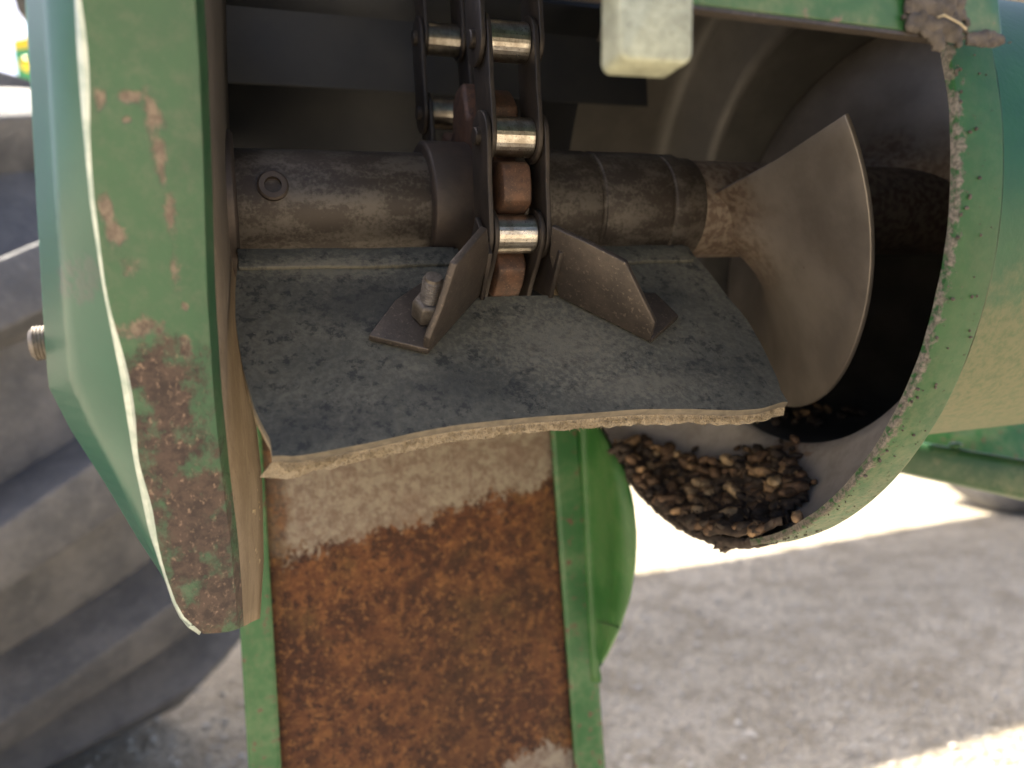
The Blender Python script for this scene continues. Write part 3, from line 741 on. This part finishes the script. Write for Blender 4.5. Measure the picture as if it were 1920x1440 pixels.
# ================================================================= GRAIN, MUD, CRUMBS
def kernel_mesh(seed, long=1.75, split=False):
    iv, iff = ico(2); vv = []
    for q in iv:
        r = Vector((q.x*long, q.y, q.z*.82)); r *= 1 - .18*max(0, q.x)**3
        if split and q.z > 0: r.z -= .35*math.exp(-(q.y/.22)**2)*(1-abs(q.x))
        vv.append(wob(wob(r, .3, 1.3, seed), .14, 3.2, seed+3))
    me = bpy.data.meshes.new('kernel'); me.from_pydata(vv, [], iff)
    for p in me.polygons: p.use_smooth = True
    return me
kms = [kernel_mesh(s*5.1, l, sp_) for s, (l, sp_) in enumerate(((1.9,True),(1.6,True),(2.3,True),(1.4,False)))]
kmm = {}
def kernel(loc, size, mi, label, group=None):
    sh_ = random.randrange(4); key = (sh_, mi)
    if key not in kmm:
        me = kms[sh_].copy(); me.materials.clear(); me.materials.append(GK[mi]); kmm[key] = me
    o = bpy.data.objects.new('grain_kernel', kmm[key]); col.objects.link(o); o.location = loc
    o.rotation_euler = (random.uniform(-.7,.7), random.uniform(-.7,.7), random.random()*6.28); o.scale = (size,)*3
    return tag(o, label, 'grain', group)
heap_px = [(1138,852),(1170,838),(1225,842),(1262,850),(1300,868),(1345,872),(1390,868),(1420,860),(1470,852),(1500,880),(1526,905),(1515,940),(1480,985),(1440,1012),(1395,1030),(1340,1040),(1300,1010),(1250,985),(1200,935),(1160,880)]
def inside(x, y, poly):
    c = False; j = len(poly)-1
    for i in range(len(poly)):
        xi, yi = poly[i]; xj, yj = poly[j]
        if (yi > y) != (yj > y) and x < (xj-xi)*(y-yi)/(yj-yi)+xi: c = not c
        j = i
    return c
def floorpt(px, py, h=0.):
    st = UX(px, py, .1208); D = ray(px, py).normalized(); r = math.hypot(st.y, st.z-TC)
    hit = CHB.ray_cast(st, D) if r < TR-.0005 else (None,)*4
    if hit[0] is None:
        sc_ = (TR-.0005)/r; st = Vector((.1215, st.y*sc_, TC+(st.z-TC)*sc_)); nn = Vector((0, -st.y, TC-st.z)).normalized(); return st + nn*h*.6
    nn = hit[1] if hit[1].dot(D) < 0 else -hit[1]
    return hit[0] + nn*h
# dark rotted mat under the kernels
rows = []; NXg, NAg = 44, 44
us = [1110+ (1560-1110)*i/NXg for i in range(NXg+1)]; vs_ = [815+(1060-815)*j/NAg for j in range(NAg+1)]
v = []; f = []; idm = {}
def matpt(i, j):
    if (i, j) not in idm:
        px, py = us[i], vs_[j]; p = floorpt(px, py); inward = (floorpt(px, py, .01)-p).normalized()
        d = 0
        dm_ = min(math.hypot(px-a, py-b) for a, b in heap_px); h = min(1, dm_/45)*.006*(.6+.8*abs(mnoise.noise(Vector((px*.03, py*.03, 1)))))
        idm[(i, j)] = len(v); p.x = max(p.x, .1212); v.append(p + inward*(h+.0004) + Vector((0,0,.0012*mnoise.noise(p*400))))
    return idm[(i, j)]
for j in range(NAg):
    for i in range(NXg):
        if inside((us[i]+us[i+1])/2, (vs_[j]+vs_[j+1])/2, heap_px): f.append((matpt(i,j), matpt(i+1,j), matpt(i+1,j+1), matpt(i,j+1)))
o = obj('grain_residue', v, f, 'grain_mat', smooth=True); solid(o, .004, -1); o['kind'] = 'stuff'; o['label'] = 'dark rotted grain residue lying in the bottom of the tube'; o['category'] = 'residue'
placed = []
def klabel(px, py, mi):
    where = 'at the far left end of the grain heap' if px < 1215 else 'in the left half of the grain heap' if px < 1300 else 'in the middle of the grain heap' if px < 1400 else 'on the right side of the grain heap'
    if py > 985: where = 'by the lowest lip below the grain heap'
    return ('small brown', 'small tan', 'small blackened', 'small pale')[mi] + ' kernel ' + where
tries = 0
while len(placed) < 150 and tries < 20000:
    tries += 1
    px, py = random.uniform(1135, 1530), random.uniform(832, 1048)
    if not inside(px, py, heap_px): continue
    if any(math.hypot(px-a, py-b) < 13 for a, b in placed): continue
    if px > 1400 and py > 950 and random.random() < .8: continue
    placed.append((px, py))
    dens = 1 if px < 1380 else .6
    p = floorpt(px, py, .0055+random.random()*.005)
    left_ = (px-1135)/395
    mi = random.choices((0,1,2,3), (5, 3.2-2*left_, 4+3*left_, 1.1-.8*left_))[0]
    kernel(p, random.uniform(.0029,.0044), mi, klabel(px, py, mi), 'kernels in the rotted heap')
for i in range(26):                             # loose ones strewn around the heap
    px, py = random.choice(heap_px[:14]); px += random.uniform(-22, 22); py -= random.uniform(-4, 26)
    if not (1150 < px < 1550): continue
    kernel(floorpt(px, py, .0022), random.uniform(.0016,.0026), random.choice((0,2,2,1)), 'loose kernel strewn along the edge of the grain heap', 'kernels strewn beside the heap')
for i in range(22):
    px, py = random.uniform(1430, 1620), random.uniform(772, 806)
    if py > 806-(px-1430)*.03 - 0 and px > 1560: py -= 14
    kernel(floorpt(px, py, .003), random.uniform(.0022,.003), random.choice((0,2,2,1)), 'small dark kernel under the spiral flighting at the back of the tube', 'kernels below the flighting')
kernel(floorpt(1459, 779, .006), .0034, 3, 'lone pale round kernel beside the right tip of the rubber paddle')
kernel(floorpt(1405, 943, .011), .0036, 3, 'largest tan kernel lying on the right half of the grain heap')
kernel(floorpt(1452, 905, .012), .0046, 1, 'curled brown husk at the right end of the grain heap')
kernel(floorpt(1484, 924, .012), .0042, 3, 'pale knobbly husk at the far right end of the grain heap')
kernel(floorpt(1496, 981, .004), .0028, 1, 'single tan kernel against the lower tube rim')
cv = []; cf_ = []
for i in range(520):
    for _ in range(50):
        px, py = random.uniform(1140, 1530), random.uniform(835, 1045)
        if inside(px, py, heap_px): break
    p = floorpt(px, py, random.uniform(.006,.0125)); d = Vector((random.uniform(-1,1), random.uniform(-1,1), random.uniform(-.6,.8))).normalized(); e = d.orthogonal().normalized()
    L = random.uniform(.0012,.0038); wd = random.uniform(.0004,.0012); up_ = d.cross(e)*.0004; b0 = len(cv)
    cv += [p-d*L-e*wd*.3, p-d*L*.2+e*wd+up_, p-d*L*.2-e*wd+up_, p+d*L, p+up_*-1.5]; cf_ += [(b0,b0+1,b0+2),(b0+1,b0+3,b0+2),(b0,b0+4,b0+1),(b0+1,b0+4,b0+3),(b0+3,b0+4,b0+2),(b0+2,b0+4,b0)]
flat('chaff', (.13,.088,.052), .9, 0, .7, 120)
o = obj('chaff', cv, cf_, 'chaff'); o['kind'] = 'stuff'; o['label'] = 'broken husks and chaff lying over the grain heap'; o['category'] = 'chaff'
# clod hanging off the lowest lip of the tube
c0 = UX(1358, 1022, .1225)
o = obj('hanging_clod', [wob(c0 + Vector((q.x*.0045, q.y*.005, q.z*.003)), .0042, 330) for q in ico(3)[0]], ico(3)[1], 'grain_mat', base=c0, smooth=True)
tag(o, 'ragged dark clod hanging from the lowest point of the tube lip', 'clod')

# mud clump on the panel corner and dirt specks on the rim
def lump(name, c, rad, amp, mat, sub=4, freq=160, **kw):
    o = obj(name, [wob(Vector(c) + Vector((q.x*rad[0], q.y*rad[1], q.z*rad[2])), amp, freq) for q in ico(sub)[0]], ico(sub)[1], mat, base=c, smooth=True); return o
def mud_patch(px, py, rw, rh, hmax, label, seed):
    # a dried smear of mud: a lumpy sheet lying on the front panel
    c = UY(px, py, PY); sc_ = (UY(px+10, py, PY)-c).length/10; n = 40; v = []; f = []; ids = {}
    for j in range(n+1):
        for i in range(n+1):
            a_, b_ = 2*i/n-1, 2*j/n-1; p = c + Vector((a_*rw*sc_, 0, b_*rh*sc_))
            q = p*170 + Vector((seed, 0, 0)); m = 1-math.hypot(a_, b_) + .75*mnoise.noise(q) + .3*mnoise.noise(q*2.7)
            if m > .08: ids[(i, j)] = len(v); h = hmax*min(1, (m-.08)*1.6)*(.65+.6*mnoise.noise(q*1.7+Vector((0,4,0)))+.3*mnoise.noise(q*4.5)); v.append(p + Vector((0, -max(.0003, h), 0)))
    for j in range(n):
        for i in range(n):
            t = [(i,j),(i+1,j),(i+1,j+1),(i,j+1)]
            if all(q in ids for q in t): f.append(tuple(ids[q] for q in t))
    o = obj('mud_clump', v, f, 'mud', base=c, smooth=True); solid(o, .0012, 1); tag(o, label, 'mud')
mud_patch(1752, 30, 58, 50, .003, 'grey brown mud clump stuck on the corner of the green panel', 3.)
mud_patch(1708, 38, 26, 20, .0024, 'small dark mud smear on the panel left of the larger clump', 11.)
mud_patch(1850, 76, 42, 10, .0016, 'thin mud crust along the lower right corner of the green panel', 23.)
def straw(path_px, Y, rad, label):
    P = [UY(*p, Y) for p in path_px]; rows = []
    for i, p in enumerate(P):
        t = (P[min(i+1, len(P)-1)]-P[max(i-1,0)]).normalized(); u = t.orthogonal().normalized(); q = t.cross(u)
        rows.append([p + (u*math.cos(a)+q*math.sin(a))*rad for a in (0,1.26,2.51,3.77,5.03)])
    o = obj('straw_bit', *loft(rows, True), 'straw', base=P[0], smooth=True); tag(o, label, 'straw')
straw(((1758,32),(1770,28),(1785,36),(1800,44),(1812,55)), PY-.0042, .00032, 'thin curved straw stuck in the mud clump')
def crumbs(name, pts, label, mat='crumb'):
    v = []; f = []; iv, iff = ico(1)
    for p, s in pts:
        b = len(v); e = random.random()*30; rx = random.uniform(.5,1.6)
        v += [p + Vector((q.x*s*rx, q.y*s, q.z*s)) + Vector((mnoise.noise(q*2+Vector((e,0,0))),0,mnoise.noise(q*2+Vector((0,e,0)))))*s*.5 for q in iv]; f += [tuple(b+a for a in t) for t in iff]
    o = obj(name, v, f, mat); o['kind'] = 'stuff'; o['label'] = label; o['category'] = 'debris'
pts = []
for i in range(90):
    t = random.random(); py = 950+200*t**.9; k_ = random.uniform(.35,.95)
    iz = min(range(len(inner)), key=lambda q: abs(PJ(inner[q])[1]-py)); p = inner[iz].lerp(back[iz], k_)+Vector((.0018, random.uniform(-.002,.002), random.uniform(-.002,.002)))
    pts.append((p, random.choice((.0005,.0007,.001,.0014))))
crumbs('crop_dust_crumbs', pts, 'pale crumbs of crop dust on the inner lower face of the left panel')
pts = []
for i in range(110):
    a = R(random.uniform(165, 250)); x = random.choice((random.uniform(.1195,.123), random.uniform(.122,.138)))
    pts.append((Vector((x, (TR+.0042)*math.cos(a), TC+(TR+.0042)*math.sin(a))), random.choice((.0002,.0003,.0004,.0007))))
crumbs('rim_dirt', pts, 'specks of dirt stuck to the green tube rim', 'mud')
